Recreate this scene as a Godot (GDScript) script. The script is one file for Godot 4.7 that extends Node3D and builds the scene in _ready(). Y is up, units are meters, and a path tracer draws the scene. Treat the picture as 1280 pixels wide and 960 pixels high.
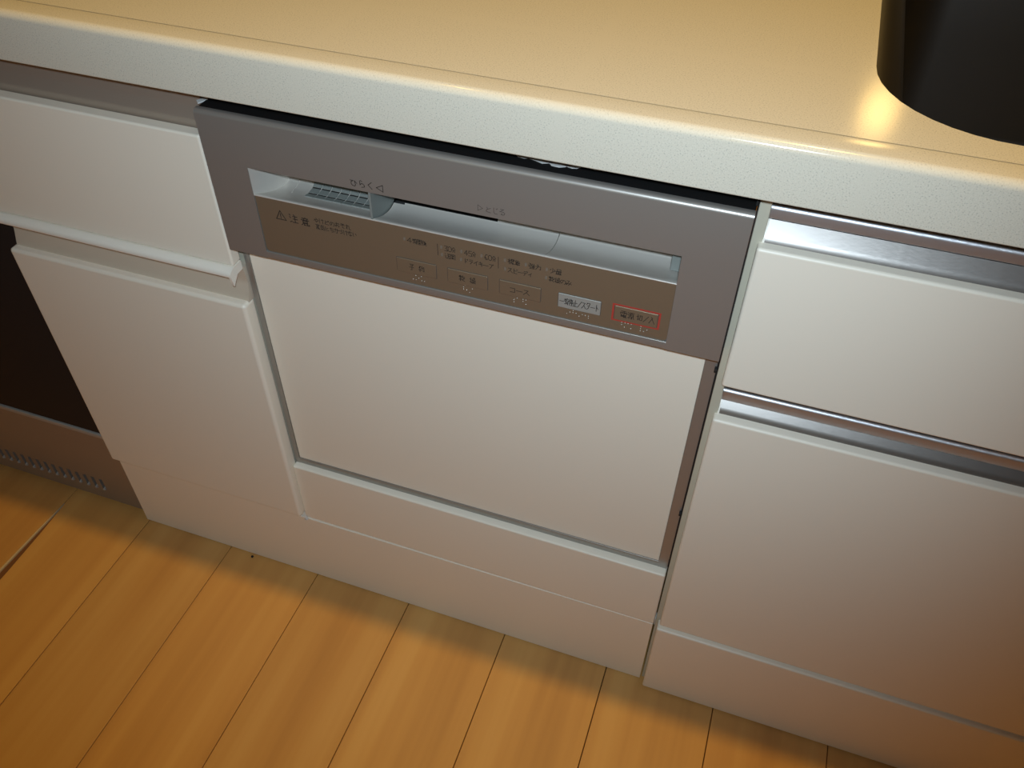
extends Node3D
# A built-in dishwasher between two kitchen base units, seen from above at an angle.
# x runs along the units to the right, y is up, z points out of the unit fronts; z = 0 is the filler board below the dishwasher.

const TOP := 0.756          # worktop surface
const PLANK := 0.13815
var M := {}
var rng := RandomNumberGenerator.new()

# ------------------------------------------------------------------ helpers
func mat(c: Color, rough := 0.5, metal := 0.0, spec := 0.5) -> StandardMaterial3D:
	var m := StandardMaterial3D.new()
	m.albedo_color = c
	m.roughness = rough
	m.metallic = metal
	m.metallic_specular = spec
	return m

func rgb(r: float, g: float, b: float) -> Color:
	return Color(r / 255.0, g / 255.0, b / 255.0)

func noise_tex(freq: float, ramp: Array, w := 512, h := 512, octaves := 4, sd := 1, as_normal := false, bump := 2.0, kind := FastNoiseLite.TYPE_SIMPLEX_SMOOTH) -> NoiseTexture2D:
	var n := FastNoiseLite.new()
	n.noise_type = kind
	n.frequency = freq
	n.fractal_octaves = octaves
	n.seed = sd
	var t := NoiseTexture2D.new()
	t.width = w
	t.height = h
	t.seamless = true
	t.noise = n
	if as_normal:
		t.as_normal_map = true
		t.bump_strength = bump
	elif ramp.size() > 0:
		var g := Gradient.new()
		var off := PackedFloat32Array()
		var col := PackedColorArray()
		for r in ramp:
			off.append(r[0])
			col.append(r[1])
		g.offsets = off
		g.colors = col
		t.color_ramp = g
	return t

func mb() -> SurfaceTool:
	var st := SurfaceTool.new()
	st.begin(Mesh.PRIMITIVE_TRIANGLES)
	return st

func tri(st: SurfaceTool, p: Array, n: Array, uv: Array = []) -> void:
	# turns the triangle so that its front (clockwise) side looks along its normals
	var face: Vector3 = (p[1] - p[0]).cross(p[2] - p[0])
	var order := [0, 1, 2]
	if face.dot(n[0] + n[1] + n[2]) > 0.0:
		order = [0, 2, 1]
	for i in order:
		st.set_normal(n[i])
		st.set_uv(uv[i] if uv.size() else Vector2(p[i].x, p[i].y))
		st.add_vertex(p[i])

func quad(st: SurfaceTool, a: Vector3, b: Vector3, c: Vector3, d: Vector3, n: Array = []) -> void:
	if n.is_empty():
		var f := (b - a).cross(c - a).normalized()
		n = [f, f, f, f]
	tri(st, [a, b, c], [n[0], n[1], n[2]])
	tri(st, [a, c, d], [n[0], n[2], n[3]])

func fillet(pts: Array, radii: Array, seg := 5) -> PackedVector2Array:
	# rounds the corners of a closed outline
	var out := PackedVector2Array()
	var n := pts.size()
	for i in n:
		var p: Vector2 = pts[i]
		var r: float = radii[i % radii.size()]
		if r <= 0.0:
			out.append(p)
			continue
		var a: Vector2 = (pts[(i + n - 1) % n] - p).normalized()
		var b: Vector2 = (pts[(i + 1) % n] - p).normalized()
		var half := acos(clampf(a.dot(b), -1.0, 1.0)) / 2.0
		var d := r / tan(half)
		var c := p + (a + b).normalized() * (r / sin(half))
		var s := (p + a * d - c)
		var e := (p + b * d - c)
		var sweep := s.angle_to(e)
		for k in seg + 1:
			out.append(c + s.rotated(sweep * k / seg))
	return out

func extrude(st: SurfaceTool, prof: PackedVector2Array, t: Transform3D, length: float, smooth := 50.0) -> void:
	# an outline in the transform's x-y plane, drawn out along its z
	var n := prof.size()
	var area := 0.0
	for i in n:
		area += prof[i].cross(prof[(i + 1) % n])
	var sgn := signf(area)
	var en: Array[Vector2] = []
	for i in n:
		var d := (prof[(i + 1) % n] - prof[i]).normalized()
		en.append(Vector2(d.y, -d.x) * sgn)
	for i in n:
		var j := (i + 1) % n
		var n0 := en[i]
		var n1 := en[i]
		if absf(rad_to_deg(en[(i + n - 1) % n].angle_to(en[i]))) < smooth:
			n0 = (en[(i + n - 1) % n] + en[i]).normalized()
		if absf(rad_to_deg(en[i].angle_to(en[j]))) < smooth:
			n1 = (en[i] + en[j]).normalized()
		var a := t * Vector3(prof[i].x, prof[i].y, 0)
		var b := t * Vector3(prof[j].x, prof[j].y, 0)
		var c := t * Vector3(prof[j].x, prof[j].y, length)
		var d2 := t * Vector3(prof[i].x, prof[i].y, length)
		var m0 := (t.basis * Vector3(n0.x, n0.y, 0)).normalized()
		var m1 := (t.basis * Vector3(n1.x, n1.y, 0)).normalized()
		quad(st, a, b, c, d2, [m0, m1, m1, m0])
	var idx := Geometry2D.triangulate_polygon(prof)
	var nz := (t.basis * Vector3(0, 0, 1)).normalized()
	for k in range(0, idx.size(), 3):
		for end in 2:
			var z := length * end
			var nn := nz if end == 1 else -nz
			tri(st, [t * Vector3(prof[idx[k]].x, prof[idx[k]].y, z), t * Vector3(prof[idx[k + 1]].x, prof[idx[k + 1]].y, z), t * Vector3(prof[idx[k + 2]].x, prof[idx[k + 2]].y, z)], [nn, nn, nn])

func along_x(x0: float) -> Transform3D:
	# profile given as (z, y), drawn out along +x
	return Transform3D(Basis(Vector3(0, 0, 1), Vector3(0, 1, 0), Vector3(1, 0, 0)), Vector3(x0, 0, 0))

func bar(st: SurfaceTool, prof: PackedVector2Array, x0: float, x1: float) -> void:
	extrude(st, prof, along_x(x0), x1 - x0)

func plate(st: SurfaceTool, outline: PackedVector2Array, z0: float, z1: float) -> void:
	extrude(st, outline, Transform3D(Basis(), Vector3(0, 0, z0)), z1 - z0)

func rect(x0: float, y0: float, x1: float, y1: float) -> Array:
	return [Vector2(x0, y0), Vector2(x1, y0), Vector2(x1, y1), Vector2(x0, y1)]

func box(st: SurfaceTool, lo: Vector3, hi: Vector3, r := 0.0, seg := 3) -> void:
	# a box whose edges are rounded with radius r
	var c := (lo + hi) / 2.0
	var h := (hi - lo) / 2.0
	r = minf(r, minf(h.x, minf(h.y, h.z)) * 0.98)
	for ax in 3:
		for s in [-1.0, 1.0]:
			var u := (ax + 1) % 3
			var v := (ax + 2) % 3
			var lu := _steps(h[u], r, seg)
			var lv := _steps(h[v], r, seg)
			for i in lu.size() - 1:
				for j in lv.size() - 1:
					var p := []
					var nn := []
					for k in [[i, j], [i + 1, j], [i + 1, j + 1], [i, j + 1]]:
						var q := Vector3()
						q[ax] = s * h[ax]
						q[u] = lu[k[0]]
						q[v] = lv[k[1]]
						var inner := Vector3(clampf(q.x, -h.x + r, h.x - r), clampf(q.y, -h.y + r, h.y - r), clampf(q.z, -h.z + r, h.z - r))
						var dir := q - inner
						if r <= 0.0:
							dir = Vector3()
							dir[ax] = s
						dir = dir.normalized()
						p.append(c + inner + dir * r if r > 0.0 else c + q)
						nn.append(dir)
					quad(st, p[0], p[1], p[2], p[3], nn)

func _steps(h: float, r: float, seg: int) -> Array:
	if r <= 0.0:
		return [-h, h]
	var a := []
	for k in seg + 1:
		a.append(-h + r - r * tan(PI / 4 * (1.0 - float(k) / seg)))
	for k in seg + 1:
		a.append(h - r + r * tan(PI / 4 * float(k) / seg))
	return a

func obj(called: String, st: SurfaceTool, m: Material, parent: Node3D = self, label := "") -> MeshInstance3D:
	var o := MeshInstance3D.new()
	o.name = numbered(called, parent)
	st.set_material(m)
	o.mesh = st.commit()
	parent.add_child(o, true)
	if parent != self and parent.get_parent() == self and not parent is MeshInstance3D:
		o.position = -parent.position
	if label:
		o.set_meta("label", label)
	return o

func numbered(called: String, parent: Node3D) -> String:
	if not parent.has_node(called):
		return called
	var k := 1
	while parent.has_node("%s_%03d" % [called, k]):
		k += 1
	return "%s_%03d" % [called, k]

func thing(called: String, label: String, category: String, at: Vector3) -> Node3D:
	var o := Node3D.new()
	o.name = numbered(called, self)
	add_child(o, true)
	o.position = at
	tag(o, label, category)
	return o

func tag(o: Node3D, label: String, category: String, group := "") -> void:
	o.set_meta("label", label)
	o.set_meta("category", category)
	if group:
		o.set_meta("group", group)

func struct(called: String, st: SurfaceTool, m: Material, label: String) -> MeshInstance3D:
	var o := obj(called, st, m)
	o.set_meta("kind", "structure")
	o.set_meta("label", label)
	return o

# ------------------------------------------------------------------ lettering: pen strokes on a 9 x 9 grid, y down
const GLYPH := {
	"4": "600696 6069", "3": "1090544487989919", "0": "306092976939 0702 3002 3907", "5": "9020145484979919", "6": "80401526397988561516", "1": "4049",
	"時": "11414818 1444 5191 4393 7003 4696 8489 6778", "間": "0009 0040 4044 0444 0242 5090 9099 5054 5494 5292 3666 3639 6669 3969 3767",
	"後": "3002 3205 2429 5232 6142 4263 7353 5475 6646 6386 8448 5589", "分": "4004 5094 2575 4529 7579",
	"送": "5061 8071 5191 4494 7174 7458 7498 0011 0414 1417 1729 9929", "風": "1011 1109 1090 9099 3222 3272 3363 3735 6735 5257 3757 2878",
	"予": "2080 8053 3263 1585 5559 5939", "約": "2013 1323 4013 2446 2529 0617 4647 6053 6391 9298 9878 6476", "乾": "1141 2002 1242 1242 1245 1545 2529 0747 6053 6292 6494 9457 5799", "燥": "2029 0213 4243 2607 2749 6080 6062 8082 8262 4464 4565 7494 7595 4797 6769 6799 6749",
	"標": "2029 0242 2306 2346 5090 5393 5153 9193 6063 8083 5595 4797 7779 6699 4948 6969", "準": "0011 0203 4022 3237 3292 3494 3595 3797 6062 6237 0898 5759",
	"強": "0030 3033 3303 0306 0636 3639 3919 6043 4383 8094 5595 5557 5797 9597 7379 4999", "力": "1393 5030 5053 5319 9398 9878",
	"少": "5056 2214 7294 9429", "量": "2080 2023 2383 8083 0494 1686 1518 8588 1888 0999 5559",
	"一": "0595", "停": "3004 2229 6061 4191 5282 5254 8284 5484 4595 4546 9596 5686 7679 7959", "止": "5059 5494 2329 0999",
	"電": "1080 0292 0204 9294 5055 2333 6373 1686 1518 8588 1888 1777 5559 5999", "源": "0011 0314 0827 3090 3029 6052 4282 4246 8286 4484 4686 6669 5759 8799", "切": "0343 2028 2846 5191 6158 9198 9878", "入": "3051 5109 5399",
	"注": "0011 0314 0928 5061 4292 4595 6269 3999", "意": "5051 1181 3132 7172 0393 2474 2427 7477 2777 2676 1809 3839 3989 7778 9899", "蒸": "0090 3031 6061 2272 7254 5456 1444 4417 6689 1777 0919 3849 6869 8999", "気": "3012 2080 2272 0484 8489 8999 1669 6619",
	"ド": "3039 3466 6172 8082", "ラ": "2080 1383 8356 5639", "イ": "8043 4306 5359", "キ": "1272 0595 3069", "ー": "0595", "プ": "1171 7155 5529 8090 9091", "ス": "1171 7145 4509 5599", "ピ": "2029 2474 2989 7181 8192", "デ": "2171 0484 4447 4729 8091 9192", "ィ": "7254 5416 5459", "コ": "1282 8289 1989", "タ": "3012 2080 8057 5729 3464", "ト": "3039 3376", "/": "9019",
	"の": "5237 3718 1804 0422 2272 7294 9497 9779", "み": "1151 5118 1808 0806 0666 6697 8349",
	"ど": "2134 8234 3416 1618 1889 7182 8391", "ひ": "0242 4214 1417 1739 3969 6977 7762 6295", "ら": "3051 2126 2644 4464 6486 8688 8849", "く": "7024 2479", "と": "2134 8234 3416 1618 1889", "じ": "2027 2749 4989 6172 8081", "る": "2070 7014 1474 7496 9688 8859 5938 3847 4757",
	"や": "0572 7294 9486 8656 2259 5062", "け": "1019 4292 7079", "お": "0262 3038 3818 1806 0655 5587 8769 7183", "そ": "1071 7103 0393 4354 3657 4879", "れ": "2029 0232 3208 3262 6269 6999",
	"に": "1118 1829 4373 3555 4888", "ち": "1282 4036 3675 7586 8679 7949", "か": "0272 7269 6949 4018 7194", "づ": "0363 6385 8577 7738 6071 7182", "な": "0252 3016 5054 4838 5459 5987 3857 7192", "い": "1116 1628 6285",
}

func write(st: SurfaceTool, text: String, x: float, y: float, w: float, h: float, z: float, pen := 0.00055, gap := 0.18) -> void:
	# text from x on, centred on y, each character w wide and h high, raised a hair above z
	for ch in text:
		if GLYPH.has(ch):
			for s in str(GLYPH[ch]).split(" ", false):
				for k in range(0, s.length() - 3, 2):
					var a := Vector2(x + w * s[k].to_int() / 9.0, y + h * (0.5 - s[k + 1].to_int() / 9.0))
					var b := Vector2(x + w * s[k + 2].to_int() / 9.0, y + h * (0.5 - s[k + 3].to_int() / 9.0))
					pen_line(st, a, b, z, pen)
		x += w * (1.0 + gap)

func pen_line(st: SurfaceTool, a: Vector2, b: Vector2, z: float, pen: float) -> void:
	var d := (b - a).normalized() * pen / 2.0
	var s := Vector2(-d.y, d.x)
	var q := [a - d + s, b + d + s, b + d - s, a - d - s]
	var zz := z + 0.00012
	quad(st, Vector3(q[0].x, q[0].y, zz), Vector3(q[1].x, q[1].y, zz), Vector3(q[2].x, q[2].y, zz), Vector3(q[3].x, q[3].y, zz), [Vector3.BACK, Vector3.BACK, Vector3.BACK, Vector3.BACK])

# ------------------------------------------------------------------ scene
func _ready() -> void:
	rng.seed = 11
	var cam := Camera3D.new()
	cam.name = "camera"
	cam.position = Vector3(0.450603, 1.012533, 0.534646)
	cam.rotation = Vector3(-0.772570, 0.322543, 0.016124)
	cam.fov = 48.98
	cam.near = 0.02
	add_child(cam)
	cam.current = true
	var we := WorldEnvironment.new()
	we.name = "environment"
	var e := Environment.new()
	e.background_mode = Environment.BG_COLOR
	e.background_color = Color(0.02, 0.018, 0.015)
	e.tonemap_mode = Environment.TONE_MAPPER_LINEAR
	e.tonemap_exposure = 1.0
	e.sdfgi_enabled = true
	e.ssao_enabled = true
	e.ssil_enabled = true
	we.environment = e
	add_child(we)
	# the flash of the camera that took the picture, just above its lens
	var fl := SpotLight3D.new()
	fl.name = "camera_flash_light"
	fl.light_color = Color(0.854, 0.936, 1.000)
	fl.light_energy = 0.50
	fl.light_size = 0.012
	fl.spot_range = 9.0
	fl.spot_attenuation = 2.0
	fl.spot_angle = 48.0
	fl.spot_angle_attenuation = 1.0
	fl.shadow_enabled = true
	fl.position = Vector3(0.462, 1.062, 0.560)
	add_child(fl)
	fl.look_at(Vector3(0.23, 0.66, 0.0))

	materials()
	room()
	lamps()
	front_fill_panel()
	worktop()
	sink()
	dishwasher()
	filler_board()
	kickboards()
	left_unit()
	right_unit()
	oven()
	floor_bits()

func materials() -> void:
	M.laminate = mat(rgb(246, 237, 219), 0.4)
	M.laminate_edge = mat(rgb(246, 239, 225), 0.38)
	M.carcass = mat(rgb(196, 190, 170), 0.5)
	M.steel = mat(rgb(166, 162, 155), 0.38, 0.6)
	M.steel.normal_enabled = true
	M.steel.normal_texture = noise_tex(0.02, [], 512, 512, 3, 4, true, 1.0)
	M.steel.normal_scale = 0.15
	M.steel.uv1_scale = Vector3(8, 500, 1)
	M.inset = mat(rgb(143, 125, 102), 0.42, 0.5)
	M.silver = mat(rgb(212, 206, 196), 0.34, 0.3)
	M.alu = mat(rgb(214, 216, 220), 0.46, 1.0)
	M.alu.normal_enabled = true
	M.alu.normal_texture = noise_tex(0.05, [], 512, 512, 3, 9, true, 3.0)
	M.alu.normal_scale = 0.35
	M.alu.uv1_scale = Vector3(3, 260, 1)
	M.grip = M.alu.duplicate()
	M.grip.albedo_color = rgb(143, 138, 133)
	M.grip.roughness = 0.385
	M.grip.metallic = 0.85
	M.grip.normal_scale = 0.1
	M.alu_dark = mat(rgb(168, 154, 140), 0.36, 0.4)
	M.black = mat(rgb(9, 9, 9), 0.6)
	M.rubber = mat(rgb(28, 27, 26), 0.7)
	M.key_silver = mat(rgb(168, 166, 158), 0.4, 0.3)
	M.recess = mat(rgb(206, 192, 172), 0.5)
	M.grille = mat(rgb(138, 143, 138), 0.45, 0.2)
	M.ink = mat(rgb(52, 42, 36), 0.7)
	M.ink_faint = mat(rgb(84, 74, 68), 0.6)
	M.red = mat(rgb(176, 62, 50), 0.55)
	M.lens = mat(rgb(124, 112, 98), 0.3)
	M.bright = mat(rgb(225, 222, 214), 0.2, 0.2)
	M.glass = mat(rgb(50, 45, 43), 0.12, 0.0, 0.14)
	M.oven_steel = mat(rgb(160, 149, 138), 0.38, 0.4)
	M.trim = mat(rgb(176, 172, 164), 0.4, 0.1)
	M.residue = mat(rgb(215, 216, 212), 0.6)
	M.sink = mat(rgb(112, 109, 106), 0.4, 1.0)
	M.plaster = mat(rgb(196, 180, 158), 0.9)
	M.unlit_wall = mat(rgb(96, 84, 72), 0.9)  # unseen far wall, coloured dark in place of an unlit room
	M.joint = mat(rgb(190, 168, 130), 0.8)
	# worktop: cream stone resin with fine grey flecks
	M.stone = mat(rgb(240, 240, 240), 0.11)
	M.stone.albedo_texture = noise_tex(0.14, [[0.0, rgb(176, 172, 158)], [0.20, rgb(200, 195, 180)], [0.27, rgb(230, 223, 203)], [0.6, rgb(233, 226, 207)], [0.8, rgb(238, 232, 214)]], 1024, 1024, 2, 21)
	M.stone.uv1_triplanar = true
	M.stone.uv1_scale = Vector3(5, 5, 5)
	# beech floor boards, a few tones
	for k in 4:
		var m := mat([rgb(255, 248, 214), rgb(250, 238, 204), rgb(255, 244, 206), rgb(246, 236, 202)][k], 0.42)
		m.albedo_texture = noise_tex(0.012, [[0.0, rgb(192, 146, 96)], [0.4, rgb(206, 160, 107)], [0.6, rgb(210, 165, 111)], [1.0, rgb(219, 177, 124)]], 512, 512, 4, 31 + k)
		m.uv1_scale = Vector3(3.0, 0.35, 1)
		M["wood%d" % k] = m
	M.raw_wood = mat(rgb(206, 186, 150), 0.7)
	M.filler = mat(rgb(120, 78, 46), 0.9)  # brown for the painted shade in the opened board joint
	M.subfloor = mat(rgb(42, 27, 16), 0.9)

func room() -> void:
	var st := mb()
	box(st, Vector3(-2.4, -0.1, -4.3), Vector3(3.0, -0.012, 2.6))
	var fl := struct("floor", st, M.subfloor, "light beech board floor running away from the units")
	var meshes := []
	for k in 4:
		var b := mb()
		var g := 0.0005
		var lo := Vector3(g, -0.012, 0.0005)
		var hi := Vector3(PLANK - g, 0.0, 0.9995)
		board(b, lo, hi)
		b.set_material(M["wood%d" % k])
		meshes.append(b.commit())
	for c in range(-15, 24):
		var x := -0.2852 + PLANK * c
		if x < -2.4 or x + PLANK > 3.0:
			continue
		var off := [-0.05, 0.42, 0.18, 0.66][posmod(c * 3 + 1, 4)] as float
		var cuts := [-4.3, -2.9 + off, -1.5 + off, 1.2 + off * 0.5, 2.6]
		for k in cuts.size() - 1:
			if (c == -2 or c == -1) and k == 2:
				continue
			var o := MeshInstance3D.new()
			o.name = numbered("plank", fl)
			o.mesh = meshes[rng.randi() % 4]
			fl.add_child(o, true)
			o.position = Vector3(x, 0, cuts[k])
			o.scale = Vector3(1, 1, cuts[k + 1] - cuts[k])
	# the two boards whose joint has opened
	var xr := -0.2852 - PLANK
	var flat := Transform3D(Basis(Vector3(1, 0, 0), Vector3(0, 0, 1), Vector3(0, 1, 0)), Vector3(0, -0.012, 0))
	for side in [-1.0, 1.0]:
		var cc := -2 if side < 0 else -1
		var cut := [-0.05, 0.42, 0.18, 0.66][posmod(cc * 3 + 1, 4)] as float
		var z0 := -1.5 + cut
		var z1 := 1.2 + cut * 0.5
		var f: float = side * (1.0 if side < 0 else 1.1)
		var poly := PackedVector2Array()
		for q in [[z0, 0.0005], [0.010, 0.0006], [0.030, 0.0018], [0.070, 0.0042], [0.14, 0.0066], [0.30, 0.0070], [0.60, 0.0008], [z1, 0.0005]]:
			poly.append(Vector2(xr + f * q[1], q[0]))
		poly.append(Vector2(xr + side * (PLANK - 0.0007), z1))
		poly.append(Vector2(xr + side * (PLANK - 0.0007), z0))
		var bw := mb()
		extrude(bw, poly, flat, 0.012)
		obj("plank", bw, M.wood1 if side < 0 else M.wood2, fl)
	var es := mb()
	var strip := PackedVector2Array()
	for q in [[0.016, 0.0008], [0.030, 0.0017], [0.070, 0.0041], [0.14, 0.0065], [0.29, 0.0068], [0.29, 0.0040], [0.14, 0.0036], [0.070, 0.0018], [0.030, 0.0007]]:
		strip.append(Vector2(xr - q[1], q[0]))
	var lift := flat
	lift.origin.y = -0.0032
	extrude(es, strip, lift, 0.0025)
	var jf := mb()  # dark sheet laid in the opened joint, in place of its shade
	extrude(jf, PackedVector2Array([Vector2(xr, 0.012), Vector2(xr - 0.0042, 0.07), Vector2(xr - 0.0066, 0.14), Vector2(xr - 0.0068, 0.30), Vector2(xr, 0.58), Vector2(xr + 0.0074, 0.30), Vector2(xr + 0.0070, 0.14), Vector2(xr + 0.0044, 0.07), Vector2(xr + 0.0018, 0.03)]), flat, 0.0086)
	obj("joint_shade", jf, M.filler, fl, "dark brown sheet standing in for the shade of the open board joint")
	obj("edge_strip", es, M.raw_wood, fl, "pale raw edge in the open board joint")

	var w := mb()
	box(w, Vector3(-2.6, -0.1, -4.5), Vector3(3.2, 2.5, -4.3))
	struct("wall_back", w, M.unlit_wall, "unseen far wall beyond the counter, coloured dark as if unlit")
	w = mb()
	box(w, Vector3(-2.6, -0.1, 2.6), Vector3(3.2, 2.5, 2.8))
	struct("wall_front", w, M.plaster, "wall behind the photographer")
	w = mb()
	box(w, Vector3(-2.6, -0.1, -4.3), Vector3(-2.4, 2.5, 2.6))
	struct("wall_left", w, M.plaster, "side wall left of the oven")
	w = mb()
	box(w, Vector3(3.0, -0.1, -4.3), Vector3(3.2, 2.5, 2.6))
	struct("wall_right", w, M.plaster, "side wall right of the sink unit")
	w = mb()
	box(w, Vector3(-2.6, 2.4, -4.5), Vector3(3.2, 2.6, 2.8))
	struct("ceiling", w, M.plaster, "plain plastered ceiling of the kitchen")

func board(st: SurfaceTool, lo: Vector3, hi: Vector3) -> void:
	# a floor board with a tiny bevel along both long edges
	var b := 0.0005
	var p := PackedVector2Array([Vector2(lo.x, lo.y), Vector2(hi.x, lo.y), Vector2(hi.x, hi.y - b), Vector2(hi.x - b, hi.y), Vector2(lo.x + b, hi.y), Vector2(lo.x, hi.y - b)])
	var n := p.size()
	for i in n:
		var a := p[i]
		var c := p[(i + 1) % n]
		var d := (c - a).normalized()
		var nn := Vector3(d.y, -d.x, 0)
		var q := [Vector3(a.x, a.y, lo.z), Vector3(c.x, c.y, lo.z), Vector3(c.x, c.y, hi.z), Vector3(a.x, a.y, hi.z)]
		var uv := []
		for v in q:
			uv.append(Vector2(v.x, v.z))
		tri(st, [q[0], q[1], q[2]], [nn, nn, nn], [uv[0], uv[1], uv[2]])
		tri(st, [q[0], q[2], q[3]], [nn, nn, nn], [uv[0], uv[2], uv[3]])
	for z in [lo.z, hi.z]:
		var nz := Vector3(0, 0, -1 if z == lo.z else 1)
		for k in range(1, n - 1):
			tri(st, [Vector3(p[0].x, p[0].y, z), Vector3(p[k].x, p[k].y, z), Vector3(p[k + 1].x, p[k + 1].y, z)], [nz, nz, nz])

func lamps() -> void:
	var glow := mat(rgb(255, 214, 160), 0.5)
	glow.emission_enabled = true
	glow.emission = rgb(255, 200, 130)
	glow.emission_energy_multiplier = 3.0
	var ring := mat(rgb(225, 222, 215), 0.4)
	var k := 0
	for p in [Vector3(-0.36, 2.4, 0.0), Vector3(0.55, 2.4, -0.01)]:  # unseen ceiling lamps, placed to light the worktop and floor
		var t := thing("unseen_downlight", ["unseen round white ceiling downlight, lights worktop and floor at the oven end", "unseen round white ceiling downlight, lights worktop and floor at the sink end"][k], "lamp", p)
		var st := mb()
		ringmesh(st, p + Vector3(0, -0.012, 0), 0.034, 0.05, 0.012)
		obj("trim_ring", st, ring, t)
		st = mb()
		disc(st, p + Vector3(0, -0.006, 0), 0.034)
		obj("lamp_face", st, glow, t)
		var l := SpotLight3D.new()
		l.name = "downlight"
		l.light_color = Color(1.000, 0.792, 0.304)
		l.light_energy = [0.14, 1.55][k]
		l.light_size = 0.03
		l.spot_range = 9.0
		l.spot_attenuation = 2.0
		l.spot_angle = 55.0
		l.spot_angle_attenuation = 1.0
		l.shadow_enabled = true
		t.add_child(l)
		l.position = Vector3(0, -0.02, 0)
		l.rotation = Vector3(-PI / 2, 0, 0)
		k += 1
	# unseen lamp beyond the counter, placed so the worktop mirrors it beside the sink
	var g := Vector3(0.75, 1.78, -2.34)
	var pt := thing("unseen_pendant_lamp", "small warm globe pendant out of view beyond the counter, mirrored by the worktop", "lamp", Vector3(g.x, 2.4, g.z))
	var s := mb()
	sphere(s, g, 0.06)
	obj("globe", s, glow2(), pt)
	s = mb()
	box(s, Vector3(g.x - 0.003, g.y + 0.058, g.z - 0.003), Vector3(g.x + 0.003, 2.4, g.z + 0.003))
	obj("cord", s, M.black, pt)
	var o := OmniLight3D.new()
	o.name = "unseen_pendant_light"
	o.light_color = Color(1.000, 0.854, 0.537)
	o.light_energy = 0.04
	o.light_size = 0.05
	o.omni_range = 9.0
	o.omni_attenuation = 2.0
	o.shadow_enabled = true
	pt.add_child(o)
	o.position = Vector3(0, g.y - 2.4, 0)

func front_fill_panel() -> void:
	# added fill panel behind the photographer, broad soft light onto the unit fronts
	var c := Vector3(-0.35, 1.30, 2.6)
	var st := mb()
	for q in [[-0.86, -0.70, -0.80, 0.70], [0.80, -0.70, 0.86, 0.70], [-0.80, 0.64, 0.80, 0.70], [-0.80, -0.70, 0.80, -0.64], [-0.02, -0.64, 0.02, 0.64]]:
		box(st, c + Vector3(q[0], q[1], -0.04), c + Vector3(q[2], q[3], 0.01), 0.004, 2)
	var w := struct("fill_panel_1", st, M.laminate, "white framed glowing panel added as fill light behind the photographer")
	st = mb()
	box(st, c + Vector3(-0.80, -0.64, -0.012), c + Vector3(0.80, 0.64, -0.004))
	var glow := mat(rgb(235, 225, 205), 0.3)
	glow.emission_enabled = true
	glow.emission = rgb(255, 236, 205)
	glow.emission_energy_multiplier = 0.15
	obj("fill_pane", st, glow, w)
	var wl := AreaLight3D.new()
	wl.name = "fill_light"
	wl.light_color = Color(1.000, 0.906, 0.634)
	wl.light_energy = 0.19
	wl.area_size = Vector2(1.6, 1.28)
	wl.area_normalize_energy = true
	wl.area_range = 9.0
	wl.area_attenuation = 2.0
	wl.shadow_enabled = true
	w.add_child(wl)
	wl.position = c + Vector3(0, 0, -0.05)

func glow2() -> StandardMaterial3D:
	var m := mat(rgb(255, 224, 170), 0.5)
	m.emission_enabled = true
	m.emission = rgb(255, 205, 120)
	m.emission_energy_multiplier = 6.5
	return m

func sphere(st: SurfaceTool, c: Vector3, r: float) -> void:
	for i in 16:
		for j in 24:
			var p := []
			for q in [[i, j], [i + 1, j], [i + 1, j + 1], [i, j + 1]]:
				var th: float = PI * q[0] / 16.0
				var ph: float = TAU * q[1] / 24.0
				p.append(Vector3(sin(th) * cos(ph), cos(th), sin(th) * sin(ph)))
			quad(st, c + p[0] * r, c + p[1] * r, c + p[2] * r, c + p[3] * r, p)

func disc(st: SurfaceTool, c: Vector3, r: float) -> void:
	for j in 32:
		tri(st, [c, c + Vector3(cos(TAU * j / 32.0), 0, sin(TAU * j / 32.0)) * r, c + Vector3(cos(TAU * (j + 1) / 32.0), 0, sin(TAU * (j + 1) / 32.0)) * r], [Vector3.DOWN, Vector3.DOWN, Vector3.DOWN])

func ringmesh(st: SurfaceTool, c: Vector3, r0: float, r1: float, h: float) -> void:
	for j in 32:
		var a := Vector3(cos(TAU * j / 32.0), 0, sin(TAU * j / 32.0))
		var b := Vector3(cos(TAU * (j + 1) / 32.0), 0, sin(TAU * (j + 1) / 32.0))
		var u := Vector3.UP * h
		quad(st, c + a * r0, c + b * r0, c + b * r1, c + a * r1, [Vector3.DOWN, Vector3.DOWN, Vector3.DOWN, Vector3.DOWN])
		quad(st, c + a * r1, c + b * r1, c + b * r1 + u, c + a * r1 + u, [a, b, b, a])
		quad(st, c + a * r0, c + b * r0, c + b * r0 + u, c + a * r0 + u, [-a, -b, -b, -a])

# ------------------------------------------------------------------ worktop and sink
const SX0 := 0.5065
const SX1 := 1.20
const SZ0 := -0.560
const SZ1 := -0.0235

func sink_ring(inset: float, r: float) -> PackedVector2Array:
	return fillet(rect(SX0 + inset, SZ0 + inset, SX1 - inset, SZ1 - inset), [r], 10)

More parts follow.
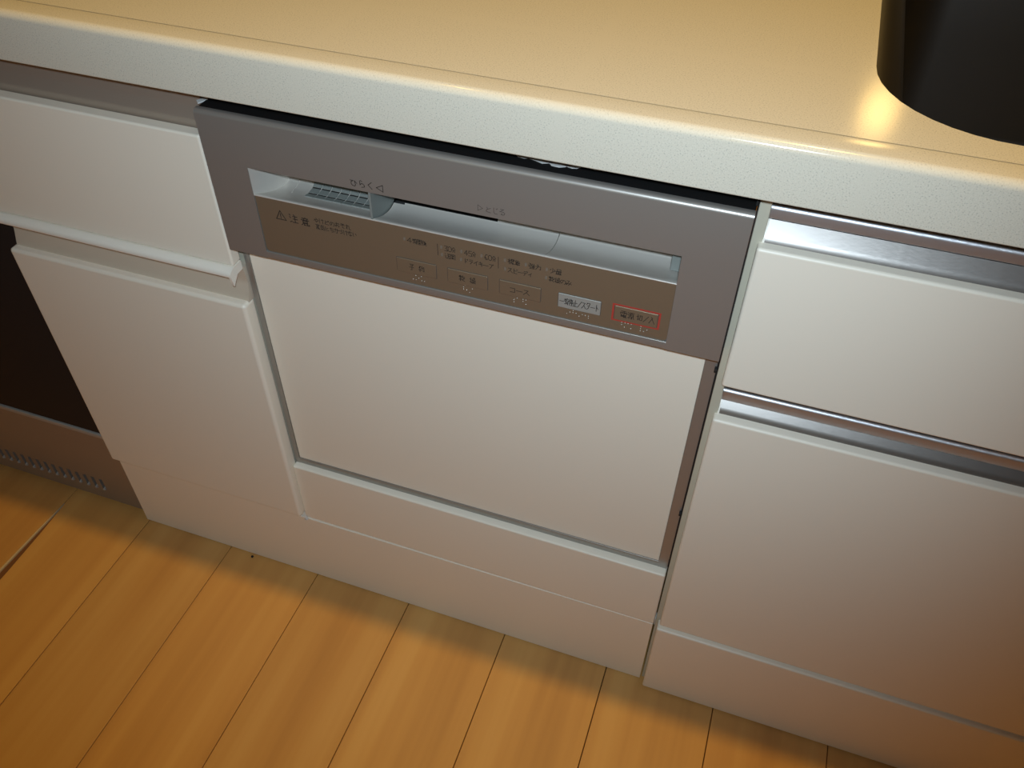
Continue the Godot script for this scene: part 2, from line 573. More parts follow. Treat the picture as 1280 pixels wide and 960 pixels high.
func worktop() -> void:
	var t := thing("worktop", "cream speckled worktop with rounded front edge, cut out for the sink", "worktop", Vector3(0.6, 0, -0.3))
	var st := mb()
	var hole := sink_ring(0.0, 0.09)
	var xm := (SX0 + SX1) / 2.0
	var zb := -0.66
	var zf := 0.0016
	var xl := -0.296
	var xr := 1.75
	# the slab in two halves around the cut-out
	for side in 2:
		var half := PackedVector2Array()
		var cutline := []
		for p in hole:
			if (side == 0 and p.x <= xm) or (side == 1 and p.x >= xm):
				cutline.append(p)
		# ring starts at the left back corner and runs to the right
		var poly := PackedVector2Array()
		if side == 0:
			poly = PackedVector2Array([Vector2(xm, zf), Vector2(xl, zf), Vector2(xl, zb), Vector2(xm, zb), Vector2(xm, SZ0)])
			cutline.sort_custom(func(a, b): return a.y < b.y)
			for p in cutline:
				poly.append(p)
			poly.append(Vector2(xm, SZ1))
		else:
			poly = PackedVector2Array([Vector2(xm, zb), Vector2(xr, zb), Vector2(xr, zf), Vector2(xm, zf), Vector2(xm, SZ1)])
			cutline.sort_custom(func(a, b): return a.y > b.y)
			for p in cutline:
				poly.append(p)
			poly.append(Vector2(xm, SZ0))
		half = poly
		var idx := Geometry2D.triangulate_polygon(half)
		for k in range(0, idx.size(), 3):
			for lv in [[TOP, Vector3.UP], [TOP - 0.012, Vector3.DOWN]]:
				var q := []
				for m in 3:
					q.append(Vector3(half[idx[k + m]].x, lv[0], half[idx[k + m]].y))
				tri(st, q, [lv[1], lv[1], lv[1]])
	var n := hole.size()
	for i in n:
		var a := hole[i]
		var b := hole[(i + 1) % n]
		var d := (b - a).normalized()
		var nn := Vector3(-d.y, 0, d.x)
		quad(st, Vector3(a.x, TOP, a.y), Vector3(b.x, TOP, b.y), Vector3(b.x, TOP - 0.012, b.y), Vector3(a.x, TOP - 0.012, a.y), [nn, nn, nn, nn])
	for e in [[xl, -1.0], [xr, 1.0]]:
		var nx := Vector3(e[1], 0, 0)
		quad(st, Vector3(e[0], TOP, zb), Vector3(e[0], TOP, zf), Vector3(e[0], TOP - 0.012, zf), Vector3(e[0], TOP - 0.012, zb), [nx, nx, nx, nx])
	quad(st, Vector3(xl, TOP, zb), Vector3(xr, TOP, zb), Vector3(xr, TOP - 0.012, zb), Vector3(xl, TOP - 0.012, zb), [Vector3.FORWARD, Vector3.FORWARD, Vector3.FORWARD, Vector3.FORWARD])
	obj("slab", st, M.stone, t)
	st = mb()
	bar(st, fillet([Vector2(0.0022, TOP), Vector2(0.025, TOP), Vector2(0.025, 0.7135), Vector2(0.0022, 0.7135)], [0.0003, 0.006, 0.0015, 0.0], 8), xl, xr)
	obj("front_edge", st, M.stone, t)
	st = mb()
	bar(st, PackedVector2Array([Vector2(0.0008, TOP - 0.0004), Vector2(0.003, TOP - 0.0004), Vector2(0.003, TOP - 0.011), Vector2(0.0008, TOP - 0.011)]), xl + 0.001, xr - 0.001)
	obj("joint_line", st, M.joint, t)

func sink() -> void:
	var t := thing("sink", "dark stainless steel sink bowl set under the worktop", "sink", Vector3((SX0 + SX1) / 2, TOP - 0.2, (SZ0 + SZ1) / 2))
	var rings := [[-0.0125, -0.006, 0.096], [-0.0125, 0.004, 0.086], [-0.0145, 0.012, 0.08], [-0.018, 0.020, 0.074], [-0.024, 0.0255, 0.068], [-0.034, 0.028, 0.064], [-0.12, 0.031, 0.062], [-0.225, 0.036, 0.06], [-0.240, 0.042, 0.056], [-0.249, 0.056, 0.05], [-0.252, 0.08, 0.04]]
	var outl := []
	for r in rings:
		outl.append(sink_ring(r[1], r[2]))
	var st := mb()
	var n: int = outl[0].size()
	var pos := func(k: int, i: int) -> Vector3: return Vector3(outl[k][i % n].x, TOP + rings[k][0], outl[k][i % n].y)
	var nor := func(k: int, i: int) -> Vector3:
		var k0 := maxi(k - 1, 0)
		var k1 := mini(k + 1, rings.size() - 1)
		var du: Vector3 = pos.call(k, (i + 1) % n) - pos.call(k, (i + n - 1) % n)
		var dv: Vector3 = pos.call(k1, i) - pos.call(k0, i)
		var c := du.cross(dv).normalized()
		var centre := Vector3((SX0 + SX1) / 2, TOP + 0.3, (SZ0 + SZ1) / 2)
		return c if c.dot(centre - pos.call(k, i)) > 0 else -c
	for k in rings.size() - 1:
		for i in n:
			quad(st, pos.call(k, i), pos.call(k, i + 1), pos.call(k + 1, i + 1), pos.call(k + 1, i), [nor.call(k, i), nor.call(k, (i + 1) % n), nor.call(k + 1, (i + 1) % n), nor.call(k + 1, i)])
	var last: PackedVector2Array = outl[rings.size() - 1]
	var idx := Geometry2D.triangulate_polygon(last)
	var y: float = TOP + rings[rings.size() - 1][0]
	for k in range(0, idx.size(), 3):
		tri(st, [Vector3(last[idx[k]].x, y, last[idx[k]].y), Vector3(last[idx[k + 1]].x, y, last[idx[k + 1]].y), Vector3(last[idx[k + 2]].x, y, last[idx[k + 2]].y)], [Vector3.UP, Vector3.UP, Vector3.UP])
	obj("bowl", st, M.sink, t)
	var c := Vector3(0.86, y + 0.0005, -0.30)
	st = mb()
	ringmesh(st, c + Vector3(0, 0.0, 0), 0.04, 0.058, 0.003)
	for j in 32:
		var a := Vector3(cos(TAU * j / 32.0), 0, sin(TAU * j / 32.0))
		var b := Vector3(cos(TAU * (j + 1) / 32.0), 0, sin(TAU * (j + 1) / 32.0))
		var u := Vector3.UP * 0.003
		quad(st, c + a * 0.04 + u, c + b * 0.04 + u, c + b * 0.058 + u, c + a * 0.058 + u, [Vector3.UP, Vector3.UP, Vector3.UP, Vector3.UP])
	obj("drain_ring", st, M.silver, t)
	st = mb()
	sphere_cap(st, c, 0.04)
	obj("drain_cover", st, M.rubber, t)

func sphere_cap(st: SurfaceTool, c: Vector3, r: float) -> void:
	for i in 5:
		for j in 32:
			var p := []
			var nn := []
			for q in [[i, j], [i + 1, j], [i + 1, j + 1], [i, j + 1]]:
				var f: float = q[0] / 5.0
				var ph: float = TAU * q[1] / 32.0
				p.append(c + Vector3(cos(ph) * r * f, 0.006 * (1.0 - f * f), sin(ph) * r * f))
				nn.append(Vector3(cos(ph) * f * 0.3, 1, sin(ph) * f * 0.3).normalized())
			quad(st, p[0], p[1], p[2], p[3], nn)

# ------------------------------------------------------------------ dishwasher
func scoop_profile(x: float) -> PackedVector2Array:
	# (z, y) of the grip pocket, from its front lip down, back and up
	return PackedVector2Array([Vector2(0.0145, 0.6252), Vector2(0.0125, 0.6256), Vector2(0.006, 0.6226), Vector2(-0.002, 0.6196), Vector2(-0.010, 0.6178), Vector2(-0.017, 0.6176), Vector2(-0.0235, 0.6192), Vector2(-0.0250, 0.6202), Vector2(-0.0285, 0.6228), Vector2(-0.0315, 0.6285), Vector2(-0.033, 0.636), Vector2(-0.0335, 0.653)])

func scoop(st: SurfaceTool, x0: float, x1: float, lift := 0.0, from := 0, to := 11, slant := 0.0) -> void:
	# a strip of the pocket surface; slant makes its left end run inwards towards the back
	var p := scoop_profile(0)
	var f := func(k: int) -> Vector2:
		var a := p[maxi(k - 1, 0)]
		var b := p[mini(k + 1, p.size() - 1)]
		var d := (b - a).normalized()
		return Vector2(-d.y, d.x) * (-1.0 if Vector2(-d.y, d.x).dot(Vector2(0.0, 0.64) - p[k]) < 0 else 1.0)
	for k in range(from, to):
		var n0: Vector2 = f.call(k)
		var n1: Vector2 = f.call(k + 1)
		var a := p[k] + n0 * lift
		var b := p[k + 1] + n1 * lift
		var xa := x0 + slant * (0.0145 - p[k].x) / 0.048
		var xb := x0 + slant * (0.0145 - p[k + 1].x) / 0.048
		var m0 := Vector3(0, n0.y, n0.x)
		var m1 := Vector3(0, n1.y, n1.x)
		quad(st, Vector3(xa, a.y, a.x), Vector3(x1, a.y, a.x), Vector3(x1, b.y, b.x), Vector3(xb, b.y, b.x), [m0, m0, m1, m1])

func dishwasher() -> void:
	var t := thing("dishwasher", "built-in dishwasher with brushed steel control panel and plain white door panel", "dishwasher", Vector3(0.2265, 0.232, -0.3))
	var st := mb()
	# body behind the door
	box(st, Vector3(0.006, 0.24, -0.58), Vector3(0.444, 0.690, -0.040))
	obj("tub_housing", st, M.black, t)
	# black top cover with sealing lip under the worktop
	st = mb()
	bar(st, fillet([Vector2(-0.05, 0.6953), Vector2(0.0082, 0.6953), Vector2(0.0082, 0.6905), Vector2(-0.05, 0.6905)], [0.0005], 2), 0.0035, 0.449)
	box(st, Vector3(0.0035, 0.660, -0.052), Vector3(0.449, 0.714, -0.045))
	var cover := obj("top_cover", st, M.black, t, "black cover under the worktop")
	# scraped white patch left on the cover
	st = mb()
	var res := [[0.261, 0.272, -0.0105, -0.0062], [0.268, 0.284, -0.012, -0.0042], [0.280, 0.300, -0.013, -0.0022], [0.296, 0.312, -0.012, -0.0003], [0.308, 0.320, -0.010, -0.0022], [0.326, 0.336, -0.010, -0.0062]]
	for q in res:
		var poly := PackedVector2Array()
		for k in 9:
			var a: float = TAU * k / 9.0
			var rr := 0.75 + 0.45 * rng.randf()
			poly.append(Vector2((q[0] + q[1]) / 2 + cos(a) * (q[1] - q[0]) / 2 * rr, (q[2] + q[3]) / 2 + sin(a) * (q[3] - q[2]) / 2 * rr))
		extrude(st, poly, Transform3D(Basis(Vector3(1, 0, 0), Vector3(0, 0, 1), Vector3(0, 1, 0)), Vector3(0, 0.6952, 0)), 0.0004)
	obj("residue_patch", st, M.residue, cover, "white scraped residue on the black cover")
	st = mb()
	extrude(st, PackedVector2Array([Vector2(-0.0035, 0.0), Vector2(0.004, -0.012), Vector2(0.004, -0.004), Vector2(0.0005, 0.004)]), Transform3D(Basis(Vector3(1, 0, 0), Vector3(0, 0, 1), Vector3(0, 1, 0)), Vector3(0, 0.6946, 0)), 0.001)
	obj("corner_tab", st, M.residue, cover)

	# steel control fascia: a frame around the pocket and the control strip
	st = mb()
	var x0 := 0.003
	var x1 := 0.4495
	var zf := 0.015
	bar(st, fillet([Vector2(0.0085, 0.696), Vector2(zf, 0.696), Vector2(zf, 0.6512), Vector2(-0.012, 0.6512), Vector2(-0.012, 0.655), Vector2(0.0085, 0.655)], [0.0005, 0.0038, 0.0, 0.0, 0.0, 0.0], 7), x0, x1)
	plate(st, PackedVector2Array(rect(x0, 0.560, 0.0428, 0.6512)), -0.006, zf)
	plate(st, PackedVector2Array(rect(0.4060, 0.560, x1, 0.6512)), -0.006, zf)
	bar(st, fillet([Vector2(-0.006, 0.5676), Vector2(zf, 0.5676), Vector2(zf, 0.560), Vector2(-0.006, 0.560)], [0.0, 0.0006, 0.0006, 0.0], 3), 0.0428, 0.4060)
	var fas := obj("fascia", st, M.steel, t, "brushed steel control fascia")
	st = mb()
	write(st, "ひらく", 0.1385, 0.6578, 0.0056, 0.0060, zf, 0.0006, 0.28)
	for s in [[0.1612, 0.6572, 0.1668, 0.6602], [0.1668, 0.6602, 0.1668, 0.6542], [0.1668, 0.6542, 0.1612, 0.6572]]:
		pen_line(st, Vector2(s[0], s[1]), Vector2(s[2], s[3]), zf, 0.0006)
	obj("legend", st, M.ink, fas, "printed word for open with an arrowhead")
	st = mb()
	write(st, "とじる", 0.2535, 0.6578, 0.0044, 0.0050, zf, 0.00045, 0.25)
	for s in [[0.2470, 0.6602, 0.2510, 0.6578], [0.2510, 0.6578, 0.2470, 0.6554], [0.2470, 0.6554, 0.2470, 0.6602]]:
		pen_line(st, Vector2(s[0], s[1]), Vector2(s[2], s[3]), zf, 0.0004)
	obj("legend", st, M.ink_faint, fas, "worn printed word for close")

	# grip pocket: vent part, divider fin, latch lever, fixed part
	st = mb()
	scoop(st, 0.0428, 0.1540, 0.0, 0, 11, 0.012)
	# slanting left end wall
	var p := scoop_profile(0)
	for k in range(0, 11):
		var xa := 0.0428 + 0.012 * (0.0145 - p[k].x) / 0.048
		var xb := 0.0428 + 0.012 * (0.0145 - p[k + 1].x) / 0.048
		var nn := Vector3(0.96, 0, 0.25).normalized()
		quad(st, Vector3(xa, p[k].y, p[k].x), Vector3(xb, p[k + 1].y, p[k + 1].x), Vector3(xb, 0.653, p[k + 1].x), Vector3(xa, 0.653, p[k].x), [nn, nn, nn, nn])
	var pocket := obj("vent_pocket", st, M.silver, t, "silver pocket with the steam vent")
	# raised end of the vent insert
	st = mb()
	scoop(st, 0.0640, 0.0760, 0.0012, 4, 11)
	scoop_edge(st, 0.0640, 0.0012, 4, 11)
	obj("vent_rim", st, M.silver, pocket)
	st = mb()
	scoop(st, 0.0772, 0.1416, 0.0003, 1, 11)
	obj("vent_plate", st, M.silver, pocket)
	for row in 3:
		for c in 7:
			var lx := 0.0782 + 0.0090 * c
			st = mb()
			louver(st, lx, lx + 0.0081, row)
			obj("louver", st, M.grille, pocket)
			st = mb()
			louver(st, lx, lx + 0.0081, row, true)
			obj("vent_slot", st, M.rubber, pocket)
	st = mb()
	fin(st, 0.1535, 0.0018)
	obj("divider_fin", st, M.grille, t)
	st = mb()
	scoop(st, 0.1555, 0.1650, 0.0005, 0, 6)
	scoop(st, 0.1650, 0.2486, 0.0005, 0, 7)
	scoop(st, 0.2486, 0.3022, 0.0005, 0, 11)
	scoop_edge(st, 0.3022, 0.0005, 0, 11)
	scoop_edge(st, 0.1555, 0.0005, 0, 6)
	obj("latch_lever", st, M.silver, t, "silver latch lever in the grip pocket")
	st = mb()
	scoop(st, 0.154, 0.2495, -0.004, 5, 11)
	obj("latch_slot", st, M.rubber, t)
	st = mb()
	scoop(st, 0.3027, 0.4060, 0.0005, 0, 11)
	scoop_edge(st, 0.3027, 0.0005, 0, 11)
	obj("grip_pocket", st, M.silver, t, "silver fixed half of the grip pocket")
	st = mb()
	box(st, Vector3(0.3968, 0.6205, -0.034), Vector3(0.4062, 0.6515, -0.0075), 0.0008)
	obj("end_block", st, M.grille, t)

	# control strip
	var zc := 0.0140
	st = mb()
	plate(st, fillet(rect(0.0432, 0.5680, 0.4058, 0.6250), [0.003, 0.003, 0.0, 0.0], 4), 0.0118, zc)
	var cp := obj("control_panel", st, M.inset, t, "brown-grey control strip with keys")
	st = mb()
	bar(st, fillet([Vector2(0.0128, 0.6258), Vector2(0.0148, 0.6258), Vector2(0.0148, 0.6247), Vector2(0.0128, 0.6247)], [0.0, 0.0005, 0.0002, 0.0], 3), 0.0430, 0.4060)
	obj("pocket_lip", st, M.silver, cp)
	# keys
	var keys := [[0.1722, 0.2082, "key"], [0.2186, 0.2540, "key"], [0.2644, 0.3000, "key"], [0.3149, 0.3503, "silver"], [0.3616, 0.3966, "red"]]
	for kk in keys:
		st = mb()
		var dark := mb()
		plate(dark, fillet(rect(kk[0] - 0.0004, 0.5786, kk[1] + 0.0004, 0.5934), [0.0012], 4), zc - 0.001, zc + 0.00008)
		obj("key_gap", dark, M.ink_faint, cp)
		box(st, Vector3(kk[0], 0.5790, zc - 0.002), Vector3(kk[1], 0.5930, zc + 0.0008), 0.0006, 3)
		obj("button", st, M.key_silver if kk[2] == "silver" else M.inset, cp, {"key": "", "silver": "silver start and pause key", "red": "power key framed in red"}[kk[2]])
	st = mb()
	for s in [[0.3596, 0.5776, 0.3986, 0.5790], [0.3596, 0.5931, 0.3986, 0.5945], [0.3596, 0.5790, 0.3612, 0.5931], [0.3970, 0.5790, 0.3986, 0.5931]]:
		plate(st, PackedVector2Array(rect(s[0], s[1], s[2], s[3])), zc - 0.0005, zc + 0.0002)
	obj("red_frame", st, M.red, cp, "red printed frame round the power key")
	# lettering on the keys
	var zk := zc + 0.0008
	for q in [["予", 0.1835, 0.0048, 0.0056], ["約", 0.1925, 0.0048, 0.0056], ["乾", 0.2290, 0.0050, 0.0056], ["燥", 0.2385, 0.0050, 0.0056], ["コース", 0.2735, 0.0050, 0.0050], ["一時停止/スタート", 0.3165, 0.0034, 0.0062], ["電源", 0.3668, 0.0050, 0.0060], ["切/入", 0.3800, 0.0042, 0.0060]]:
		st = mb()
		write(st, q[0], q[1], 0.5861, q[2], q[3], zk, 0.00055, 0.08 if q[0].length() > 5 else 0.2)
		obj("key_legend", st, M.ink, cp)
	# lettering above the keys
	st = mb()
	var hs := 0.0047
	write(st, "4時間後", 0.1838, 0.6126, 0.0040, hs, zc, 0.0005, 0.1)
	write(st, "30分", 0.2166, 0.6122, 0.0029, hs, zc, 0.0005, 0.16)
	write(st, "45分", 0.2342, 0.6122, 0.0029, hs, zc, 0.0005, 0.16)
	write(st, "60分", 0.2515, 0.6122, 0.0029, hs, zc, 0.0005, 0.16)
	write(st, "送風", 0.2170, 0.6050, 0.0042, hs, zc, 0.0005, 0.1)
	write(st, "ドライキープ", 0.2334, 0.6040, 0.0039, 0.0042, zc, 0.0005, 0.12)
	write(st, "標準", 0.2716, 0.6130, 0.0046, hs, zc, 0.0005, 0.12)
	write(st, "強力", 0.2892, 0.6130, 0.0046, hs, zc, 0.0005, 0.12)
	write(st, "少量", 0.3064, 0.6128, 0.0046, hs, zc, 0.0005, 0.12)
	write(st, "スピーディ", 0.2716, 0.6045, 0.0038, 0.0044, zc, 0.0005, 0.12)
	write(st, "乾燥のみ", 0.3062, 0.6045, 0.0043, hs, zc, 0.0005, 0.12)
	for s in [0.2107, 0.2634]:
		pen_line(st, Vector2(s, 0.6040), Vector2(s, 0.6148), zc, 0.0005)
	obj("legend", st, M.ink, cp, "dark printed programme names")
	# caution mark
	st = mb()
	for s in [[0.0605, 0.6055, 0.0652, 0.6142], [0.0652, 0.6142, 0.0699, 0.6055], [0.0699, 0.6055, 0.0605, 0.6055]]:
		pen_line(st, Vector2(s[0], s[1]), Vector2(s[2], s[3]), zc, 0.0008)
	pen_line(st, Vector2(0.0652, 0.6112), Vector2(0.0652, 0.6082), zc, 0.0008)
	pen_line(st, Vector2(0.0652, 0.6070), Vector2(0.0652, 0.6067), zc, 0.0008)
	write(st, "注", 0.0740, 0.6090, 0.0072, 0.0076, zc, 0.0008)
	write(st, "意", 0.0850, 0.6085, 0.0072, 0.0076, zc, 0.0008)
	write(st, "やけどのおそれ", 0.0975, 0.6124, 0.0042, 0.0044, zc, 0.0005, 0.2)
	write(st, "蒸気にちかづけない", 0.0985, 0.6060, 0.0038, 0.0044, zc, 0.0005, 0.14)
	obj("caution_legend", st, M.ink, cp, "caution triangle with small print")
	# small indicator lenses left of each word
	for q in [[0.1812, 0.6128], [0.2140, 0.6125], [0.2316, 0.6125], [0.2490, 0.6125], [0.2142, 0.6052], [0.2310, 0.6045], [0.2690, 0.6132], [0.2866, 0.6132], [0.3040, 0.6130], [0.2692, 0.6048], [0.3038, 0.6048]]:
		st = mb()
		plate(st, fillet(rect(q[0] - 0.0009, q[1] - 0.0016, q[0] + 0.0009, q[1] + 0.0016), [0.0008], 3), zc - 0.0005, zc + 0.00025)
		obj("indicator_lamp", st, M.lens, cp)
	# raised reading dots under the keys
	for q in [[0.1862, 0.1990, 0.5752], [0.2325, 0.2465, 0.5744], [0.2772, 0.2898, 0.5754], [0.3228, 0.3424, 0.5756], [0.3660, 0.3925, 0.5748]]:
		st = mb()
		var nc := int(round((q[1] - q[0]) / 0.0026))
		for i in nc:
			for j in 3:
				if rng.randf() < 0.42:
					dot(st, Vector3(q[0] + 0.0026 * i, q[2] + 0.0022 * (1 - j), zc), 0.0004)
		obj("braille_dots", st, M.bright, cp)

	# door below: steel frame with a white panel slid into it
	var fz := -0.009
	st = mb()
	for s in [[-0.0035, 0.2335, 0.0022, 0.564], [0.4388, 0.2335, 0.4490, 0.564]]:
		plate(st, fillet(rect(s[0], s[1], s[2], s[3]), [0.0006], 3), -0.034, fz)
	bar(st, fillet([Vector2(-0.034, 0.2425), Vector2(fz, 0.2425), Vector2(fz, 0.2335), Vector2(-0.034, 0.2335)], [0.0, 0.0006, 0.0006, 0.0], 3), 0.0022, 0.4388)
	obj("door_frame", st, M.steel, t, "steel frame round the white door panel")
	st = mb()
	box(st, Vector3(0.0024, 0.2428, -0.030), Vector3(0.4386, 0.566, -0.0100), 0.0005, 2)
	obj("front_panel", st, M.laminate, t, "plain white door panel")
	st = mb()
	box(st, Vector3(0.4491, 0.240, -0.05), Vector3(0.4506, 0.560, -0.0075))
	box(st, Vector3(0.4496, 0.560, -0.05), Vector3(0.4506, 0.699, 0.0135))
	obj("side_gap_strip", st, M.rubber, t)  # dark strip filling the gap beside the sink unit
	for q in [[0.4495, 0.697, 0.0], [0.4488, 0.532, -0.006], [0.4488, 0.335, -0.006]]:
		st = mb()
		box(st, Vector3(q[0] - 0.0012, q[1] - 0.002, q[2] - 0.003), Vector3(q[0] + 0.0012, q[1] + 0.002, q[2] + 0.0015), 0.0006)
		obj("screw_cap", st, M.rubber, t)

func scoop_edge(st: SurfaceTool, x: float, lift: float, from: int, to: int) -> void:
	# closes the side of a lifted pocket strip down to the surface below
	var p := scoop_profile(0)
	for k in range(from, to):
		var up := Vector2(0.6, 0.8) * (lift + 0.0006)
		var a := p[k]
		var b := p[k + 1]
		quad(st, Vector3(x, a.y, a.x), Vector3(x, b.y, b.x), Vector3(x, b.y + up.y, b.x + up.x), Vector3(x, a.y + up.y, a.x + up.x), [Vector3.LEFT, Vector3.LEFT, Vector3.LEFT, Vector3.LEFT])

func on_scoop(z: float) -> Vector2:
	# the point of the pocket profile at depth z, on its rising back part
	var p := scoop_profile(0)
	for k in range(1, p.size() - 1):
		if z <= p[k].x and z >= p[k + 1].x:
			return p[k].lerp(p[k + 1], (p[k].x - z) / (p[k].x - p[k + 1].x))
	return p[p.size() - 1]

func louver(st: SurfaceTool, x0: float, x1: float, row: int, slot := false) -> void:
	# one cell of the steam vent: a slat, with the dark slit above it
	var top: float = [-0.0302, -0.0222, -0.0142][row]
	var hi := on_scoop(top - 0.0002 if slot else top + 0.0012)
	var lo := on_scoop(top + 0.0012 if slot else top + 0.0072)
	var d := (lo - hi).normalized()
	var nn := Vector2(d.y, -d.x)
	if nn.dot(Vector2(0.3, 1)) < 0:
		nn = -nn
	var a := hi + nn * 0.0006
	var b := lo + nn * (0.0006 if slot else 0.0011)
	bar(st, PackedVector2Array([a, b, b - nn * 0.0012, a - nn * 0.0008]), x0, x1)

func fin(st: SurfaceTool, x: float, w: float) -> void:
	var poly := PackedVector2Array()
	for v in scoop_profile(0):
		poly.append(v)
	poly.append(Vector2(0.0140, 0.6525))
	bar(st, poly, x - w / 2, x + w / 2)

func dot(st: SurfaceTool, c: Vector3, r: float) -> void:
	for i in 2:
		for j in 8:
			var p := []
			for q in [[i, j], [i + 1, j], [i + 1, j + 1], [i, j + 1]]:
				var th: float = PI / 2 * q[0] / 2.0
				var ph: float = TAU * q[1] / 8.0
				p.append(Vector3(sin(th) * cos(ph), sin(th) * sin(ph), cos(th)))
			quad(st, c + p[0] * r, c + p[1] * r, c + p[2] * r, c + p[3] * r, p)

# ------------------------------------------------------------------ boards below
func filler_board() -> void:
	var t := thing("filler_board", "white board between the dishwasher door and the kickboard", "panel", Vector3(0.2225, 0.1335, -0.01))
	var st := mb()
	box(st, Vector3(-0.0042, 0.1338, -0.022), Vector3(0.4495, 0.2335, 0.0), 0.0022, 4)
	obj("board", st, M.laminate, t)
	st = mb()
	extrude(st, PackedVector2Array([Vector2(0.4498, 0.1335), Vector2(0.4506, 0.1335), Vector2(0.4506, 0.1445), Vector2(0.4498, 0.1445)]), Transform3D(Basis(), Vector3(0, 0, -0.01)), 0.0095)
	obj("edge_clip", st, M.residue, t)
	t.rotation.y = -0.004   # its left end sits a little deeper than its right end

func kickboards() -> void:
	var st := mb()
	box(st, Vector3(-0.2885, 0.0012, -0.016), Vector3(0.4488, 0.1328, 0.0002), 0.0007, 3)
	var k := obj("kickboard", st, M.laminate)
	tag(k, "white kickboard on the floor under the dishwasher and left unit", "kickboard")
	st = mb()
	extrude(st, PackedVector2Array([Vector2(-0.0040, 0.1334), Vector2(0.0005, 0.1334), Vector2(-0.0020, 0.1385)]), Transform3D(Basis(), Vector3(0, 0, 0.0)), 0.0035)
	obj("chipped_corner", st, M.residue, k)

func left_unit() -> void:
	var t := thing("drawer_unit", "white two-drawer base unit left of the dishwasher with lipped drawer front", "cabinet", Vector3(-0.148, 0.134, -0.3))
	var x0 := -0.2915
	var x1 := -0.0042
	var z := 0.008
	var st := mb()
	box(st, Vector3(x0 + 0.001, 0.134, -0.58), Vector3(-0.005, 0.690, -0.0125), 0.001, 2)
	obj("carcass", st, M.carcass, t)
	# dull metal rail under the worktop
	st = mb()
	bar(st, fillet([Vector2(-0.0124, 0.712), Vector2(-0.0060, 0.712), Vector2(-0.0060, 0.6860), Vector2(-0.0045, 0.6740), Vector2(-0.0060, 0.6640), Vector2(-0.0060, 0.652), Vector2(-0.0124, 0.652)], [0.0, 0.001, 0.03, 0.012, 0.03, 0.0, 0.0], 6), x0, x1)
	obj("rail", st, M.alu_dark, t, "dull brown-grey metal rail under the worktop")
	# upper drawer
	st = mb()
	box(st, Vector3(x0, 0.5335, -0.0050), Vector3(x1, 0.6675, z), 0.0022, 4)
	box(st, Vector3(x0 + 0.012, 0.55, -0.45), Vector3(x1 - 0.012, 0.64, -0.013))
	var d := obj("drawer", st, M.laminate, t, "upper white drawer front")
	st = mb()
	bar(st, fillet([Vector2(-0.004, 0.5330), Vector2(0.0085, 0.5330), Vector2(0.0155, 0.5300), Vector2(0.0158, 0.5252), Vector2(0.0120, 0.5225), Vector2(-0.004, 0.5235)], [0.0, 0.002, 0.0035, 0.0022, 0.003, 0.0], 4), x0, x1)
	bar(st, fillet([Vector2(0.0150, 0.5295), Vector2(0.0157, 0.5255), Vector2(0.0134, 0.5135), Vector2(0.0115, 0.5165), Vector2(0.0042, 0.5240), Vector2(0.0042, 0.5290)], [0.0, 0.0005, 0.0005, 0.005, 0.001, 0.0], 4), x1 - 0.0022, x1 + 0.0001)
	obj("lip_handle", st, M.laminate_edge, d, "rounded lip along the drawer bottom")
	# finger recess between the two fronts
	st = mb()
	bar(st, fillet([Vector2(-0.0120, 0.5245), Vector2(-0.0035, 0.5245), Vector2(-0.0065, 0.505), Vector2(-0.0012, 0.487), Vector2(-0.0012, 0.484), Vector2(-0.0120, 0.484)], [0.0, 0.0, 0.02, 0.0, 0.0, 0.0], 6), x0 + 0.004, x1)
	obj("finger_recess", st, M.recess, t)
	# lower front
	st = mb()
	box(st, Vector3(x0, 0.1425, -0.0105), Vector3(x1, 0.4852, z), 0.0040, 5)
	obj("lower_front", st, M.laminate, t, "tall lower white drawer front with rounded edges")

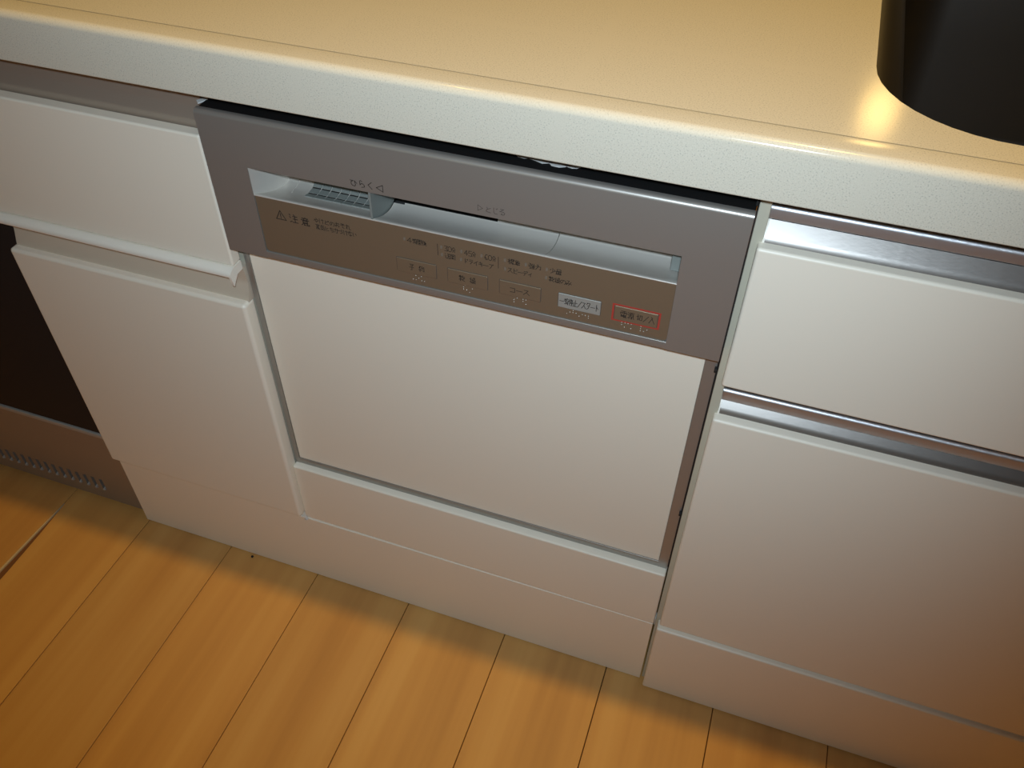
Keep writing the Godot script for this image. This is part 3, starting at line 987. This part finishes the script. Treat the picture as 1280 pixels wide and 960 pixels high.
func right_unit() -> void:
	var t := thing("sink_unit", "white sink base unit right of the dishwasher with aluminium grip rails", "cabinet", Vector3(0.9, 0.0, -0.3))
	var x0 := 0.4575
	var x1 := 1.3500
	var z := 0.006
	var st := mb()
	box(st, Vector3(0.4507, 0.0, -0.58), Vector3(0.4590, 0.713, -0.0035), 0.0008, 2)
	box(st, Vector3(1.3420, 0.0, -0.58), Vector3(1.3500, 0.713, -0.0035), 0.0008, 2)
	box(st, Vector3(0.459, 0.02, -0.58), Vector3(1.342, 0.47, -0.034))
	box(st, Vector3(0.459, 0.47, -0.038), Vector3(1.342, 0.713, -0.034))
	obj("carcass", st, M.carcass, t, "beige side panel edge beside the dishwasher")
	for q in [[0.6820, 0.6925, 0.6643, 0.5263, "upper white drawer front"], [0.4996, 0.5115, 0.4868, 0.1432, "deep lower white drawer front"]]:
		var rb: float = q[0]
		var rt: float = q[1]
		var dt: float = q[2]
		var db: float = q[3]
		st = mb()
		bar(st, fillet([Vector2(-0.0335, rt), Vector2(-0.0075, rt), Vector2(-0.0075, rb), Vector2(-0.0335, rb)], [0.0, 0.0030, 0.0008, 0.0], 6), 0.4592, x1 - 0.009)
		obj("rail", st, M.alu, t, "aluminium rail above the drawer")
		st = mb()
		box(st, Vector3(x0 - 0.0015, db, -0.0140), Vector3(x1, dt, z), 0.0026, 4)
		box(st, Vector3(x0 + 0.015, db + 0.03, -0.030), Vector3(x1 - 0.015, dt - 0.02, -0.010))
		var d := obj("drawer", st, M.laminate, t, q[4])
		st = mb()
		var ft := dt + 0.0003
		bar(st, PackedVector2Array([Vector2(-0.0035, ft - 0.003), Vector2(-0.0035, ft), Vector2(-0.0068, ft + 0.0042), Vector2(-0.0103, ft + 0.0086), Vector2(-0.0140, ft + 0.0132), Vector2(-0.0165, ft + 0.0132), Vector2(-0.0165, ft - 0.003)]), 0.4600, x1 - 0.004)
		obj("grip", st, M.grip, d, "bright brushed aluminium grip along the drawer top")
		st = mb()
		bar(st, PackedVector2Array([Vector2(-0.0030, ft - 0.003), Vector2(-0.0030, ft + 0.0006), Vector2(-0.0056, ft + 0.0046), Vector2(-0.0092, ft + 0.0092), Vector2(-0.0138, ft + 0.0136), Vector2(-0.0170, ft + 0.0136), Vector2(-0.0170, ft - 0.003)]), 0.4586, 0.4602)
		obj("grip_cap", st, M.laminate_edge, d)
	st = mb()
	box(st, Vector3(0.4540, 0.0012, -0.012), Vector3(1.35, 0.1405, 0.0095), 0.0024, 4)
	obj("plinth_front", st, M.laminate, t, "white plinth board standing slightly proud")

# ------------------------------------------------------------------ oven
func oven() -> void:
	var t := thing("oven", "built-in oven with black glass door and slotted brown steel base panel", "oven", Vector3(-0.6, 0.0, -0.3))
	var x0 := -0.8920
	var x1 := -0.2935
	var st := mb()
	box(st, Vector3(x0, 0.012, -0.58), Vector3(x1, 0.755, -0.035))
	obj("casing", st, M.black, t)
	st = mb()
	box(st, Vector3(x0, 0.166, -0.034), Vector3(x1, 0.60, -0.010), 0.002, 3)
	obj("glass_door", st, M.glass, t, "black glass oven door")
	st = mb()
	box(st, Vector3(x0, 0.158, -0.034), Vector3(x1, 0.1655, -0.008), 0.0015, 3)
	obj("door_trim", st, M.trim, t, "thin pale metal strip under the glass")
	st = mb()
	box(st, Vector3(x0, 0.604, -0.034), Vector3(x1, 0.755, 0.004), 0.003, 3)
	obj("control_front", st, M.oven_steel, t)
	# base panel with a row of upright slots
	var z0 := -0.016
	var z1 := -0.010
	st = mb()
	var sy0 := 0.028
	var sy1 := 0.052
	box(st, Vector3(x0, sy1, z0), Vector3(x1, 0.1565, z1))
	box(st, Vector3(x0, 0.006, z0), Vector3(x1, sy0, z1))
	var xs := -0.3600
	var pitch := 0.0141
	var n := 15
	box(st, Vector3(xs + 0.003, sy0, z0), Vector3(x1, sy1, z1))
	for k in n - 1:
		box(st, Vector3(xs - pitch * (k + 1) + 0.003, sy0, z0), Vector3(xs - pitch * k - 0.003, sy1, z1))
	box(st, Vector3(x0, sy0, z0), Vector3(xs - pitch * (n - 1) - 0.003, sy1, z1))
	var bp := obj("base_panel", st, M.oven_steel, t, "brown steel base panel with vent slots")
	for k in n:
		st = mb()
		# pressed-out tongue at the foot of each slot, paler than the panel in place of a glint
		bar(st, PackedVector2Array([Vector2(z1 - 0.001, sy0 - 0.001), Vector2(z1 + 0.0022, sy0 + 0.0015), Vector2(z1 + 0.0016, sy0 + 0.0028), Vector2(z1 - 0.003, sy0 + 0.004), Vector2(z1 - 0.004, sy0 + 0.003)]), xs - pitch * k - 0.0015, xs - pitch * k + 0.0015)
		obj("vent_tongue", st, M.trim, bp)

func floor_bits() -> void:
	var st := mb()
	box(st, Vector3(-0.1112, 0.0, 0.0035), Vector3(-0.1078, 0.0022, 0.0068), 0.001, 3)
	var c := obj("crumb", st, M.rubber)
	tag(c, "tiny dark crumb on the floor at the foot of the kickboard", "crumb")
